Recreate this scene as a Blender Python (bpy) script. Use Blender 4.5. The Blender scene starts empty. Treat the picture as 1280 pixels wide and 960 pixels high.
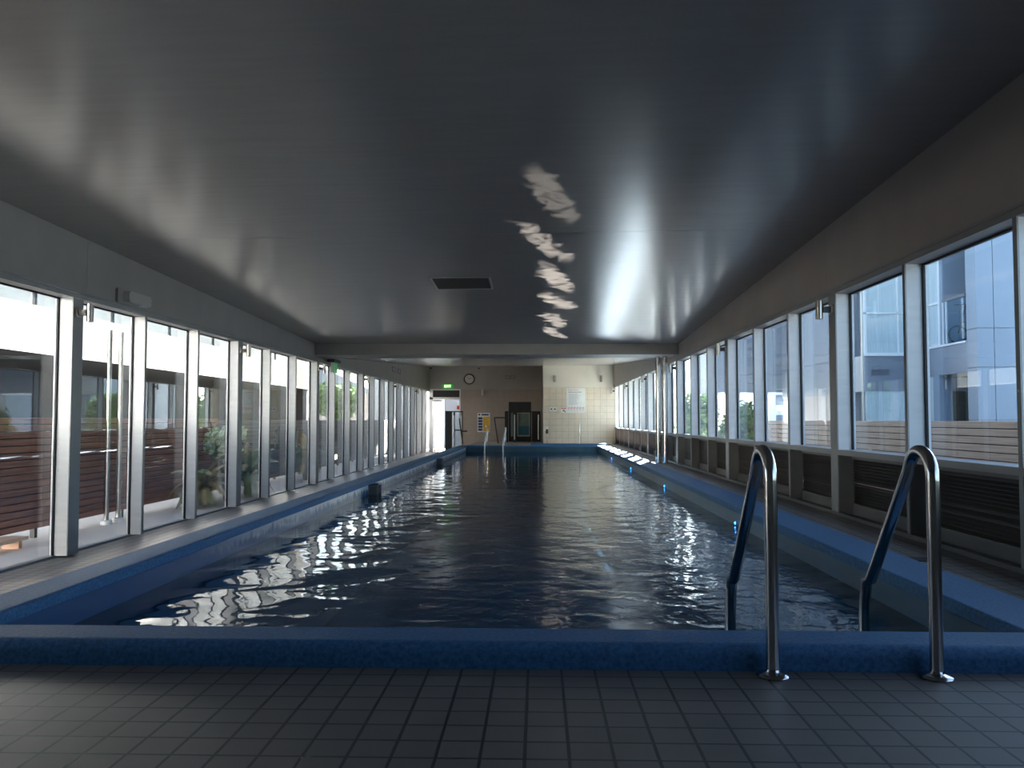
import bpy, math, random
from mathutils import Vector, Matrix
random.seed(7)
C = bpy.context.scene.collection
PI = math.pi

# ---------------------------------------------------------------- helpers
class MB:
    """collects boxes, tubes and polygons; build() links them as ONE mesh object"""
    def __init__(s): s.v = []; s.f = []
    def box(s, x0, x1, y0, y1, z0, z1, M=None):
        b = len(s.v)
        p = [(x0,y0,z0),(x1,y0,z0),(x1,y1,z0),(x0,y1,z0),(x0,y0,z1),(x1,y0,z1),(x1,y1,z1),(x0,y1,z1)]
        if M is not None: p = [tuple(M @ Vector(q)) for q in p]
        s.v += p
        s.f += [tuple(b+i for i in q) for q in ((0,3,2,1),(4,5,6,7),(0,1,5,4),(1,2,6,5),(2,3,7,6),(3,0,4,7))]
        return s
    def cbox(s, x0, x1, y0, y1, z0, z1, c=.01, axis='z'):
        """box with its four edges along one axis chamfered"""
        if axis == 'z':
            pr = [(x0+c,y0),(x1-c,y0),(x1,y0+c),(x1,y1-c),(x1-c,y1),(x0+c,y1),(x0,y1-c),(x0,y0+c)]
            return s.prism([(a,b,z0) for a,b in pr], (0,0,z1-z0))
        if axis == 'y':
            pr = [(x0+c,z0),(x1-c,z0),(x1,z0+c),(x1,z1-c),(x1-c,z1),(x0+c,z1),(x0,z1-c),(x0,z0+c)]
            return s.prism([(a,y1,b) for a,b in pr], (0,y0-y1,0))
        pr = [(y0+c,z0),(y1-c,z0),(y1,z0+c),(y1,z1-c),(y1-c,z1),(y0+c,z1),(y0,z1-c),(y0,z0+c)]
        return s.prism([(x0,a,b) for a,b in pr], (x1-x0,0,0))
    def prism(s, pts, d):
        b = len(s.v); n = len(pts)
        s.v += [tuple(p) for p in pts] + [tuple(p[i]+d[i] for i in range(3)) for p in pts]
        s.f.append(tuple(b+i for i in reversed(range(n)))); s.f.append(tuple(b+n+i for i in range(n)))
        for i in range(n): s.f.append((b+i, b+(i+1)%n, b+n+(i+1)%n, b+n+i))
        return s
    def poly(s, pts):
        b = len(s.v); s.v += [tuple(p) for p in pts]; s.f.append(tuple(range(b, b+len(pts)))); return s
    def tube(s, path, r, n=12, closed=False):
        P = [Vector(p) for p in path]; m = len(P)
        rr = r if isinstance(r, (list, tuple)) else [r]*m
        up = None; b = len(s.v)
        for i, p in enumerate(P):
            if closed: t = (P[(i+1)%m]-P[i-1]).normalized()
            else: t = (P[min(i+1,m-1)]-P[max(i-1,0)]).normalized()
            if up is None:
                up = Vector((0,0,1)) if abs(t.z) < .9 else Vector((1,0,0))
            u = (up - t*up.dot(t)).normalized(); w = t.cross(u); up = u
            for k in range(n):
                a = 2*PI*k/n; s.v.append(tuple(p + (u*math.cos(a)+w*math.sin(a))*rr[i]))
        for i in range(m if closed else m-1):
            j = (i+1) % m
            for k in range(n):
                s.f.append((b+i*n+k, b+i*n+(k+1)%n, b+j*n+(k+1)%n, b+j*n+k))
        if not closed:
            s.f.append(tuple(b+k for k in reversed(range(n)))); s.f.append(tuple(b+(m-1)*n+k for k in range(n)))
        return s
    def cyl(s, p0, p1, r, n=20): return s.tube([p0, p1], r, n)
    def lathe(s, cx, cy, prof, n=28):
        b = len(s.v); m = len(prof)
        for r, z in prof:
            for k in range(n):
                a = 2*PI*k/n; s.v.append((cx+r*math.cos(a), cy+r*math.sin(a), z))
        for i in range(m-1):
            for k in range(n): s.f.append((b+i*n+k, b+i*n+(k+1)%n, b+(i+1)*n+(k+1)%n, b+(i+1)*n+k))
        s.f.append(tuple(b+k for k in reversed(range(n)))); s.f.append(tuple(b+(m-1)*n+k for k in range(n)))
        return s
    def build(s, name, m, parent=None, smooth=False, org=None):
        if parent is not None: o0 = world_loc(parent)
        elif org is not None: o0 = Vector(org)
        else:
            xs = [p[0] for p in s.v]; ys = [p[1] for p in s.v]; zs = [p[2] for p in s.v]
            o0 = Vector(((min(xs)+max(xs))/2, (min(ys)+max(ys))/2, min(zs)))
        me = bpy.data.meshes.new(name)
        me.from_pydata([tuple(Vector(p)-o0) for p in s.v], [], s.f); me.validate(); me.update()
        o = bpy.data.objects.new(name, me); C.objects.link(o)
        if m is not None: me.materials.append(m)
        if parent is not None: o.parent = parent
        else: o.location = o0
        if smooth:
            for p in me.polygons: p.use_smooth = True
            try:
                me.set_sharp_from_angle(angle=math.radians(40))
            except Exception: pass
        return o

def world_loc(o):
    l = Vector((0,0,0))
    while o is not None: l = l + o.location; o = o.parent
    return l
def thing(name, label, cat, loc, group=None):
    o = bpy.data.objects.new(name, None); o.empty_display_size = .1; C.objects.link(o)
    o.location = loc; o['label'] = label; o['category'] = cat
    if group: o['group'] = group
    return o
def tag(o, label, cat, group=None, kind=None):
    o['label'] = label; o['category'] = cat
    if group: o['group'] = group
    if kind: o['kind'] = kind
    return o
def struct(mb, name, m, smooth=False):
    o = mb.build(name, m, smooth=smooth); o['kind'] = 'structure'; return o
def copy_thing(o, loc):
    r = o.copy(); C.objects.link(r); r.location = loc
    for ch in list(o.children):
        c = ch.copy(); C.objects.link(c); c.parent = r
        for g in list(ch.children):
            d = g.copy(); C.objects.link(d); d.parent = c
    return r

# ---------------------------------------------------------------- materials
def new_mat(name):
    m = bpy.data.materials.new(name); m.use_nodes = True
    nt = m.node_tree; nt.nodes.clear()
    out = nt.nodes.new('ShaderNodeOutputMaterial')
    return m, nt, out
def N(nt, t, **k):
    n = nt.nodes.new(t)
    for a, v in k.items():
        if a in n.inputs.keys() if isinstance(a, str) else False: n.inputs[a].default_value = v
        else: setattr(n, a, v)
    return n
def mat(name, col, rough=.5, metal=0, var=.12, scale=8, bump=0, bscale=60, spec=.5, stretch=None, aniso=0, emit=None):
    m, nt, out = new_mat(name); L = nt.links
    b = nt.nodes.new('ShaderNodeBsdfPrincipled')
    b.inputs['Roughness'].default_value = rough; b.inputs['Metallic'].default_value = metal
    b.inputs['Specular IOR Level'].default_value = spec
    g = nt.nodes.new('ShaderNodeNewGeometry')
    mp = nt.nodes.new('ShaderNodeMapping')
    if stretch: mp.inputs['Scale'].default_value = stretch
    L.new(g.outputs['Position'], mp.inputs['Vector'])
    n = nt.nodes.new('ShaderNodeTexNoise'); n.inputs['Scale'].default_value = scale; n.inputs['Detail'].default_value = 4
    L.new(mp.outputs[0], n.inputs['Vector'])
    r = nt.nodes.new('ShaderNodeValToRGB')
    r.color_ramp.elements[0].position = .3; r.color_ramp.elements[1].position = .7
    r.color_ramp.elements[0].color = (*[c*(1-var) for c in col], 1)
    r.color_ramp.elements[1].color = (*[min(1, c*(1+var)) for c in col], 1)
    L.new(n.outputs[0], r.inputs[0]); L.new(r.outputs[0], b.inputs['Base Color'])
    if bump:
        n2 = nt.nodes.new('ShaderNodeTexNoise'); n2.inputs['Scale'].default_value = bscale; n2.inputs['Detail'].default_value = 3
        L.new(mp.outputs[0], n2.inputs['Vector'])
        bp = nt.nodes.new('ShaderNodeBump'); bp.inputs['Strength'].default_value = bump; bp.inputs['Distance'].default_value = .01
        L.new(n2.outputs[0], bp.inputs['Height']); L.new(bp.outputs[0], b.inputs['Normal'])
    if emit:
        b.inputs['Emission Color'].default_value = (*emit[0], 1); b.inputs['Emission Strength'].default_value = emit[1]
    L.new(b.outputs[0], out.inputs[0])
    return m
def tile_mat(name, c1, c2, grout, size, off, axes='xy', rough=.35, mort=.006, bump=.4):
    m, nt, out = new_mat(name); L = nt.links
    b = nt.nodes.new('ShaderNodeBsdfPrincipled'); b.inputs['Roughness'].default_value = rough
    g = nt.nodes.new('ShaderNodeNewGeometry')
    sp = nt.nodes.new('ShaderNodeSeparateXYZ'); cb = nt.nodes.new('ShaderNodeCombineXYZ')
    L.new(g.outputs['Position'], sp.inputs[0])
    ad = []
    for i, a in enumerate(axes):
        q = nt.nodes.new('ShaderNodeMath'); q.operation = 'ADD'; q.inputs[1].default_value = off[i]
        L.new(sp.outputs['xyz'.index(a)], q.inputs[0]); L.new(q.outputs[0], cb.inputs[i])
    br = nt.nodes.new('ShaderNodeTexBrick'); br.offset = 0; br.squash = 1
    br.inputs['Scale'].default_value = 1; br.inputs['Brick Width'].default_value = size; br.inputs['Row Height'].default_value = size
    br.inputs['Mortar Size'].default_value = mort; br.inputs['Mortar Smooth'].default_value = .2
    br.inputs['Color1'].default_value = (*c1,1); br.inputs['Color2'].default_value = (*c2,1); br.inputs['Mortar'].default_value = (*grout,1)
    L.new(cb.outputs[0], br.inputs['Vector'])
    n = nt.nodes.new('ShaderNodeTexNoise'); n.inputs['Scale'].default_value = 6; n.inputs['Detail'].default_value = 5
    L.new(g.outputs['Position'], n.inputs['Vector'])
    mx = nt.nodes.new('ShaderNodeMix'); mx.data_type = 'RGBA'; mx.blend_type = 'MULTIPLY'; mx.inputs[0].default_value = .35
    L.new(br.outputs[0], mx.inputs[6]); L.new(n.outputs['Color'], mx.inputs[7])
    rr = nt.nodes.new('ShaderNodeValToRGB'); rr.color_ramp.elements[0].color=(.75,.75,.75,1); rr.color_ramp.elements[1].color=(1,1,1,1)
    L.new(n.outputs[0], rr.inputs[0]); L.new(rr.outputs[0], mx.inputs[7]); mx.inputs[0].default_value = .8
    L.new(mx.outputs[2], b.inputs['Base Color'])
    inv = nt.nodes.new('ShaderNodeMath'); inv.operation = 'SUBTRACT'; inv.inputs[0].default_value = 1
    L.new(br.outputs['Fac'], inv.inputs[1])
    bp = nt.nodes.new('ShaderNodeBump'); bp.inputs['Strength'].default_value = bump; bp.inputs['Distance'].default_value = .004
    L.new(inv.outputs[0], bp.inputs['Height']); L.new(bp.outputs[0], b.inputs['Normal'])
    L.new(b.outputs[0], out.inputs[0])
    return m
def fresnel(nt, ior):
    # same reflectance from either side, since the pane lets rays straight through
    fr = nt.nodes.new('ShaderNodeFresnel'); ge = nt.nodes.new('ShaderNodeNewGeometry')
    mr = nt.nodes.new('ShaderNodeMapRange'); mr.inputs[3].default_value = ior; mr.inputs[4].default_value = 1/ior
    nt.links.new(ge.outputs['Backfacing'], mr.inputs[0]); nt.links.new(mr.outputs[0], fr.inputs[0])
    return fr
def glass_mat(name, tint=(.93,.96,.97), ior=1.5, dust=0.0, refl=(1,1,1)):
    """clear pane: lets light straight through, reflects by Fresnel; optional faint dust film"""
    m, nt, out = new_mat(name); L = nt.links
    t = nt.nodes.new('ShaderNodeBsdfTransparent'); t.inputs[0].default_value = (*tint,1)
    g = nt.nodes.new('ShaderNodeBsdfGlossy'); g.inputs['Roughness'].default_value = .01; g.inputs[0].default_value = (*refl,1)
    fr = fresnel(nt, ior)
    mx = nt.nodes.new('ShaderNodeMixShader')
    L.new(fr.outputs[0], mx.inputs[0]); L.new(t.outputs[0], mx.inputs[1]); L.new(g.outputs[0], mx.inputs[2])
    if dust:
        d = nt.nodes.new('ShaderNodeBsdfDiffuse'); d.inputs[0].default_value = (.7,.7,.7,1)
        ge = nt.nodes.new('ShaderNodeNewGeometry')
        n = nt.nodes.new('ShaderNodeTexNoise'); n.inputs['Scale'].default_value = 60; n.inputs['Detail'].default_value = 6
        L.new(ge.outputs['Position'], n.inputs['Vector'])
        mp = nt.nodes.new('ShaderNodeMapRange'); mp.inputs[1].default_value=.45; mp.inputs[2].default_value=.8; mp.inputs[4].default_value = dust
        L.new(n.outputs[0], mp.inputs[0])
        m2 = nt.nodes.new('ShaderNodeMixShader')
        L.new(mp.outputs[0], m2.inputs[0]); L.new(mx.outputs[0], m2.inputs[1]); L.new(d.outputs[0], m2.inputs[2])
        L.new(m2.outputs[0], out.inputs[0])
    else: L.new(mx.outputs[0], out.inputs[0])
    return m
def water_mat():
    m, nt, out = new_mat('pool water'); L = nt.links
    t = nt.nodes.new('ShaderNodeBsdfTransparent'); t.inputs[0].default_value = (.36,.52,.64,1)
    g = nt.nodes.new('ShaderNodeBsdfGlossy'); g.inputs['Roughness'].default_value = .015
    fr = fresnel(nt, 1.333)
    ge = nt.nodes.new('ShaderNodeNewGeometry')
    def noise(sc, st, det, dist=0):
        mp = nt.nodes.new('ShaderNodeMapping'); mp.inputs['Scale'].default_value = st
        L.new(ge.outputs['Position'], mp.inputs[0])
        n = nt.nodes.new('ShaderNodeTexNoise'); n.inputs['Scale'].default_value = sc; n.inputs['Detail'].default_value = det
        n.inputs['Distortion'].default_value = dist
        L.new(mp.outputs[0], n.inputs['Vector']); return n
    a = noise(2.2, (1,1,1), 1.5, .4); c = noise(7.5, (1,.9,1), 2.5, .5)
    # the water is livelier near the ladder end on the right
    sp = nt.nodes.new('ShaderNodeSeparateXYZ'); L.new(ge.outputs['Position'], sp.inputs[0])
    mr = nt.nodes.new('ShaderNodeMapRange'); mr.inputs[1].default_value=-2; mr.inputs[2].default_value=1.6; mr.inputs[3].default_value=.05; mr.inputs[4].default_value=.45
    L.new(sp.outputs[0], mr.inputs[0])
    my = nt.nodes.new('ShaderNodeMapRange'); my.inputs[1].default_value=5; my.inputs[2].default_value=24; my.inputs[3].default_value=1.0; my.inputs[4].default_value=.35
    L.new(sp.outputs[1], my.inputs[0])
    mu = nt.nodes.new('ShaderNodeMath'); mu.operation='MULTIPLY'; L.new(c.outputs[0], mu.inputs[0]); L.new(mr.outputs[0], mu.inputs[1])
    ad = nt.nodes.new('ShaderNodeMath'); ad.operation='ADD'; L.new(a.outputs[0], ad.inputs[0]); L.new(mu.outputs[0], ad.inputs[1])
    m3 = nt.nodes.new('ShaderNodeMath'); m3.operation='MULTIPLY'; L.new(ad.outputs[0], m3.inputs[0]); L.new(my.outputs[0], m3.inputs[1])
    bp = nt.nodes.new('ShaderNodeBump'); bp.inputs['Strength'].default_value = 1; bp.inputs['Distance'].default_value = WAVE
    L.new(m3.outputs[0], bp.inputs['Height'])
    L.new(bp.outputs[0], g.inputs['Normal']); L.new(bp.outputs[0], fr.inputs['Normal'])
    mx = nt.nodes.new('ShaderNodeMixShader')
    L.new(fr.outputs[0], mx.inputs[0]); L.new(t.outputs[0], mx.inputs[1]); L.new(g.outputs[0], mx.inputs[2])
    d = nt.nodes.new('ShaderNodeBsdfDiffuse'); d.inputs[0].default_value = (.015,.115,.215,1)
    m0 = nt.nodes.new('ShaderNodeMixShader'); m0.inputs[0].default_value = .38
    L.new(t.outputs[0], m0.inputs[1]); L.new(d.outputs[0], m0.inputs[2]); L.new(m0.outputs[0], mx.inputs[1])
    L.new(mx.outputs[0], out.inputs[0]); return m
def wall_gleam_mat(name, base, gleam):
    """blue pool wall with a patchy pale band above the waterline, reflected light put into the colour"""
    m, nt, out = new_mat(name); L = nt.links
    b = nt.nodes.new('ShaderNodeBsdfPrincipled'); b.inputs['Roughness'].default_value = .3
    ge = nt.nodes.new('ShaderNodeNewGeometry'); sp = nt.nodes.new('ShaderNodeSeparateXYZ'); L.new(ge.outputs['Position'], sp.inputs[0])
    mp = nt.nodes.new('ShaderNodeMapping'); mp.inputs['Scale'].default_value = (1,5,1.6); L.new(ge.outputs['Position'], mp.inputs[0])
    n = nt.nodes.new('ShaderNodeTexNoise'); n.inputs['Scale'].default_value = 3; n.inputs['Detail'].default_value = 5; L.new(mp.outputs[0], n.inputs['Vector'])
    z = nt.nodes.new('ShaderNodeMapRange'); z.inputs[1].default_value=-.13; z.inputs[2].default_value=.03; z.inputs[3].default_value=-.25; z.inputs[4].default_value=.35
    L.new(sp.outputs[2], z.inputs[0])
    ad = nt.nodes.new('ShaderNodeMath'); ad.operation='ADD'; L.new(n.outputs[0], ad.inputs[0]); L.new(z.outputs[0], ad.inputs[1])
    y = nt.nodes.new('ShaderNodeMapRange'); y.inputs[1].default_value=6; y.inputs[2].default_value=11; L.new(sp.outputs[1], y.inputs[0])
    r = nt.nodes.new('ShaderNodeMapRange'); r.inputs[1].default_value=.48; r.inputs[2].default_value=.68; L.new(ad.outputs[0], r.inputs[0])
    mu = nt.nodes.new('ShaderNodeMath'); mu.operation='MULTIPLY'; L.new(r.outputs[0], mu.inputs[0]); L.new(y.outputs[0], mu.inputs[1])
    mx = nt.nodes.new('ShaderNodeMix'); mx.data_type='RGBA'; mx.inputs[6].default_value=(*base,1); mx.inputs[7].default_value=(*gleam,1)
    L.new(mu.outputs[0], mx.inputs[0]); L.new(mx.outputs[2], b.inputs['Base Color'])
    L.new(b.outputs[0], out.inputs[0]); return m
def emis(name, col, s):
    m, nt, out = new_mat(name)
    e = nt.nodes.new('ShaderNodeEmission'); e.inputs[0].default_value=(*col,1); e.inputs[1].default_value=s
    nt.links.new(e.outputs[0], out.inputs[0]); return m

WAVE = .020
T = .1323
M = dict(
 tile=tile_mat('grey quarry floor tiles', (.195,.165,.145), (.172,.147,.13), (.045,.04,.038), T, (.041+T*40, -2.623+T*40), rough=.42),
 deck=tile_mat('beige deck tiles', (.34,.31,.275), (.31,.28,.25), (.055,.05,.045), T, (.03+T*60, T*40), rough=.45),
 coping=mat('blue non-slip fibreglass', (.05,.15,.29), .55, var=.3, scale=60, bump=.25, bscale=150, spec=.3),
 shell=mat('navy pool shell', (.04,.115,.18), .3, var=.2, scale=2),
 shellL=wall_gleam_mat('pool wall with painted gleam', (.030,.085,.19), (.75,.75,.74)),  # pale band stands for window light reflected along the wall
 ceil=mat('grey gloss painted ceiling', (.34,.312,.288), .235, var=.04, scale=3, bump=.012, bscale=3, stretch=(.5,5,1), spec=.9),
 wall=mat('grey painted bulkhead', (.37,.34,.31), .55, var=.05, scale=2),
 beam=mat('warm grey painted beam', (.30,.285,.265), .5, var=.05, scale=2),
 alu=mat('powder coated pale aluminium', (.80,.80,.785), .38, var=.04, scale=3, stretch=(1,1,8)),
 alulow=mat('dark shade-toned aluminium', (.15,.145,.14), .45, var=.06, scale=3),  # shade of the dark room put into the lower frame colour
 alud=mat('grey anodised and shaded aluminium', (.30,.30,.295), .4, metal=.2, var=.05, scale=3),  # also carries the shade on mullion inner edges and right sill
 gasket=mat('black rubber', (.012,.012,.014), .6, var=.1),
 glass=glass_mat('window glass', dust=.02),
 glassR=glass_mat('blue tinted window glass', tint=(.82,.92,1.0), ior=1.38),
 slat=mat('dark stained louvre', (.035,.028,.024), .55, var=.3, scale=10, stretch=(1,1,10)),
 chrome=mat('polished stainless steel', (.60,.58,.56), .16, metal=1, var=.08, scale=40, stretch=(1,1,.1)),
 steel=mat('brushed stainless steel', (.46,.43,.39), .3, metal=1, var=.1, scale=30),
 black=mat('black painted metal', (.015,.015,.016), .45, var=.1),
 dark=mat('charcoal panel', (.03,.028,.028), .5, var=.1, scale=3),
 white=mat('white plastic', (.75,.75,.73), .4, var=.03),
 cream=tile_mat('cream wall tiles', (.74,.63,.49), (.71,.61,.48), (.40,.34,.27), .262, (10*.262-.215, .262*10), axes='xz', rough=.3, mort=.005, bump=.2),
 tan=tile_mat('tan wall tiles', (.40,.33,.28), (.38,.32,.27), (.32,.27,.23), .262, (10*.262, .262*10), axes='xz', rough=.35, mort=.004, bump=.2),
 paint=mat('cream painted wall', (.70,.65,.56), .6, var=.04, scale=1.5),
 greyw=mat('grey painted wall', (.36,.34,.31), .6, var=.04, scale=1.5),
 pave=mat('pale concrete paving', (.70,.64,.575), .8, var=.06, scale=1.5, bump=.1, bscale=30),
 red=mat('oiled red brown timber', (.33,.125,.075), .5, var=.35, scale=5, stretch=(1,.4,9)),
 greyt=mat('weathered grey timber', (.25,.22,.21), .6, var=.25, scale=5, stretch=(1,.4,9)),  # greyer tone for the farther left fence
 pine=mat('pale blond timber', (.92,.56,.38), .6, var=.2, scale=4, stretch=(1,.4,10)),
 clad=mat('pale blue grey cladding', (.205,.26,.325), .35, var=.04, scale=1),
 cladm=mat('mid grey cladding', (.20,.23,.275), .4, var=.05, scale=1),
 cladd=mat('slate grey render', (.10,.11,.14), .5, var=.08, scale=1),
 cladp=mat('pale pinkish render', (.36,.32,.31), .6, var=.05, scale=1),
 whiter=mat('white render', (.82,.82,.80), .7, var=.04, scale=1),
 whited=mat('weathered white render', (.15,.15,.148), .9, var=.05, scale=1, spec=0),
 charc=mat('charcoal rendered wall', (.022,.022,.026), .6, var=.15, scale=2),
 curtain=mat('pale sheer curtain', (.50,.59,.60), .8, var=.12, scale=6, stretch=(6,6,.3)),
 wglass=mat('reflective building glass', (.30,.38,.42), .06, var=.1, scale=.6, spec=1),
 dglass=mat('dark reflective glass', (.02,.028,.028), .04, var=.1, scale=.6, spec=.9),
 glass_refl=mat('door glass with greenish reflection', (.17,.24,.20), .08, var=.15, scale=2), pool_refl=mat('door glass with teal pool reflection', (.05,.16,.20), .08, var=.1, scale=2),  # both tones are reflections of the pool hall put into the pane colour
 leaf=mat('green leaf', (.20,.30,.09), .5, var=.5, scale=6),
 bleaf=mat('pale green leaf', (.42,.52,.34), .5, var=.3, scale=8),
 yleaf=mat('yellow brown frond', (.42,.30,.11), .55, var=.4, scale=8),
 bark=mat('fibrous brown trunk', (.05,.034,.025), .85, var=.4, scale=20, bump=.6, bscale=30),
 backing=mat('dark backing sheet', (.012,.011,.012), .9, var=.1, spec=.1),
 neutral=mat('pale grey render', (.60,.60,.60), .9, var=.05, scale=1, spec=.1),
 upglass=mat('blue grey window glass', (.028,.040,.050), .3, var=.2, scale=.7, spec=.06),
 tarmac=mat('dark tarmac', (.06,.06,.062), .95, var=.15, scale=3, spec=.2),
 asphalt=mat('grey ground', (.22,.22,.22), .9, var=.1, scale=1),
 roofm=mat('roof membrane', (.18,.18,.18), .8, var=.05),
 blued=emis('blue pool light lens', (.02,.25,1), 6),
 exit=emis('lit green exit panel', (.05,.62,.10), .28), exitw=emis('lit exit lettering', (.9,1,.45), 1.1),
 exitd=mat('green exit panel', (.03,.30,.08), .4, emit=((.05,.6,.1), .12)),
 orange=mat('yellow poster print', (.75,.42,.04), .5, var=.2, scale=9), navy=mat('navy poster print', (.02,.04,.16), .5),
 redp=mat('red print', (.62,.05,.03), .5), greyp=mat('grey print', (.30,.31,.32), .5), ink=mat('black print', (.02,.02,.02), .5),
 clockf=mat('clock face', (.50,.48,.44), .5, var=.03),
)
M['water'] = water_mat()

# ---------------------------------------------------------------- key measures (metres; camera eye 1 m above the near floor)
XL, XLI = -5.23, -5.06          # left glass line, inner edge of its fins
XR, XRI = 3.31, 3.145           # right glass line, inner edge of its fins
ZL, ZH, ZS = -.48, 2.335, .69   # lower left deck, window heads, right sill
PX0, PX1, PY0, PY1 = -2.52, 2.075, 3.64, 29.3   # pool, inner edge of coping
ZC, ZW = .10, -.12              # coping top, water
YE, YEL, YB = 34.3, 38.5, -4.0  # right end wall, left end wall, wall behind
def zceil(x, Y):
    t = (x-XLI)/(XRI-XLI)
    return (1-t)*(2.73+.031*(18.6-Y)) + t*(2.70+.0415*(18.6-Y))
def zfar(Y): return 2.47+.0515*(Y-18.9)

# ---------------------------------------------------------------- setting: floors, pool, ceilings, walls
struct(MB().box(XL, XR+.1, YB, 3.374, -.3, 0), 'floor', M['tile'])
struct(MB().box(PX1+.39, XR+.1, 3.374, YE, -.3, 0), 'floor', M['deck'])
struct(MB().box(-2.82, PX1+.39, PY1+.3, YE, -.3, 0), 'floor', M['deck'])
struct(MB().box(-2.82, .215, YE, YEL+.1, -.3, 0), 'floor', M['deck'])
struct(MB().box(XL-.02, -2.82, 3.374, YEL+.1, -.7, ZL), 'floor', M['deck'])
st = MB()
for i in range(3): st.box(-3.05-.28*i, -2.82, 33.0, 34.6, ZL, -.12-.12*i)
struct(st, 'stair', M['deck'])

def rect(l, r, f, b, z):   # loop of four corners, offsets outward from the pool's inner edge
    return [(PX0-l, PY0-f, z), (PX1+r, PY0-f, z), (PX1+r, PY1+b, z), (PX0-l, PY1+b, z)]
def ring(loops, name, m, smooth=True):
    mb = MB()
    for lp in loops: mb.v += lp
    for i in range(len(loops)-1):
        for k in range(4):
            a, b2 = i*4+k, i*4+(k+1) % 4
            mb.f.append((a, b2, b2+4, a+4))
    return struct(mb, name, m, False)
WL, WR, WF, WB = .298, .392, .262, .30
loops = [rect(.036,.036,.036,.036,.03), rect(.004,.004,.004,.004,.03), rect(.0,.0,.0,.0,.035)]
for k in range(9):
    a = PI/2*k/8; loops.append(rect(*[.022*(1-math.cos(a))]*4, ZC-.022+.022*math.sin(a)))
for k in range(15):
    a = PI/2*k/14; d = .05*(1-math.sin(a)); z = ZC-.05+.05*math.cos(a)
    loops.append(rect(WL-d, WR-d, WF-d, WB-d, z))
loops.append(rect(WL, WR, WF, WB, .0)); loops.append(rect(WL, WR, WF, WB, -.6))
ring(loops, 'pool_coping', M['coping'])
o = .035
struct(MB().poly([(PX1+o,PY0-o,.04),(PX1+o,PY1+o,.04),(PX1+o,PY1+o,-1.45),(PX1+o,PY0-o,-1.45)]), 'wall_pool_right', M['shell'])
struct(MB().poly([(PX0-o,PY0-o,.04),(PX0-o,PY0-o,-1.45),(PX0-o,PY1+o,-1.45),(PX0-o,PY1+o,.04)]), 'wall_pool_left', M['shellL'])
struct(MB().poly([(PX0-o,PY0-o,.04),(PX1+o,PY0-o,.04),(PX1+o,PY0-o,-1.45),(PX0-o,PY0-o,-1.45)]), 'wall_pool_front', M['shell'])
struct(MB().poly([(PX0-o,PY1+o,.04),(PX0-o,PY1+o,-1.45),(PX1+o,PY1+o,-1.45),(PX1+o,PY1+o,.04)]), 'wall_pool_back', M['shell'])
struct(MB().poly([(PX0-o,PY0-o,-1.45),(PX1+o,PY0-o,-1.45),(PX1+o,PY1+o,-1.45),(PX0-o,PY1+o,-1.45)]), 'floor_pool', M['shell'])
w = struct(MB().poly([(PX0-.03,PY0-.03,ZW),(PX1+.03,PY0-.03,ZW),(PX1+.03,PY1+.03,ZW),(PX0-.03,PY1+.03,ZW)]), 'pool_water', M['water'])
struct(MB().cbox(-.25, PX1+.36, PY1+.32, PY1+.95, 0, .155, .02, 'x'), 'ledge', M['coping'])

# ceilings: two panels with a dark joint between, beam, then a second ceiling rising to the end wall
def slab(y0, y1, zf, name, m):
    mb = MB(); n = 12
    xs = [XLI-.01+(XRI-XLI+.02)*i/n for i in range(n+1)]; ys = [y0+(y1-y0)*i/n for i in range(n+1)]
    mb.v = [(x,y,zf(x,y)) for y in ys for x in xs] + [(x,y,zf(x,y)+.05) for y in ys for x in xs]
    k = n+1; K = k*k
    for j in range(n):
        for i in range(n):
            a = j*k+i; mb.f += [(a,a+k,a+k+1,a+1), (K+a,K+a+1,K+a+k+1,K+a+k)]
    for i in range(n):
        mb.f += [(i,i+1,K+i+1,K+i), (n*k+i,K+n*k+i,K+n*k+i+1,n*k+i+1), (i*k,K+i*k,K+i*k+k,i*k+k), (i*k+n,i*k+k+n,K+i*k+k+n,K+i*k+n)]
    return struct(mb, name, m, True)
slab(YB, 9.096, zceil, 'ceiling', M['ceil']); slab(9.104, 18.62, zceil, 'ceiling', M['ceil'])
slab(18.9, YEL+.1, lambda x,y: zfar(y), 'ceiling', M['ceil'])
struct(MB().box(XLI, XRI, 18.6, 19.6, 2.47, 2.95), 'beam', M['beam'])
struct(MB().box(XL-.1, XR+.1, YB-.1, YEL+.2, 3.75, 3.9), 'roof', M['roofm'])
for (x0, x1, nm) in ((XL-.06, XLI, 'wall_left'), (XRI, XR+.06, 'wall_right')):
    struct(MB().box(x0, x1, YB, 9.097, ZH+.07, 3.76), nm, M['wall'])
    struct(MB().box(x0, x1, 9.103, YEL if x0 < 0 else YE+.2, ZH+.07, 3.76), nm, M['wall'])
struct(MB().box(XL-.05, XLI-.02, 9.09, 9.11, ZH+.08, 3.7), 'trim_1', M['black'])
struct(MB().box(XRI+.02, XR+.05, 9.09, 9.11, ZH+.08, 3.7), 'trim_2', M['black'])
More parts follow.
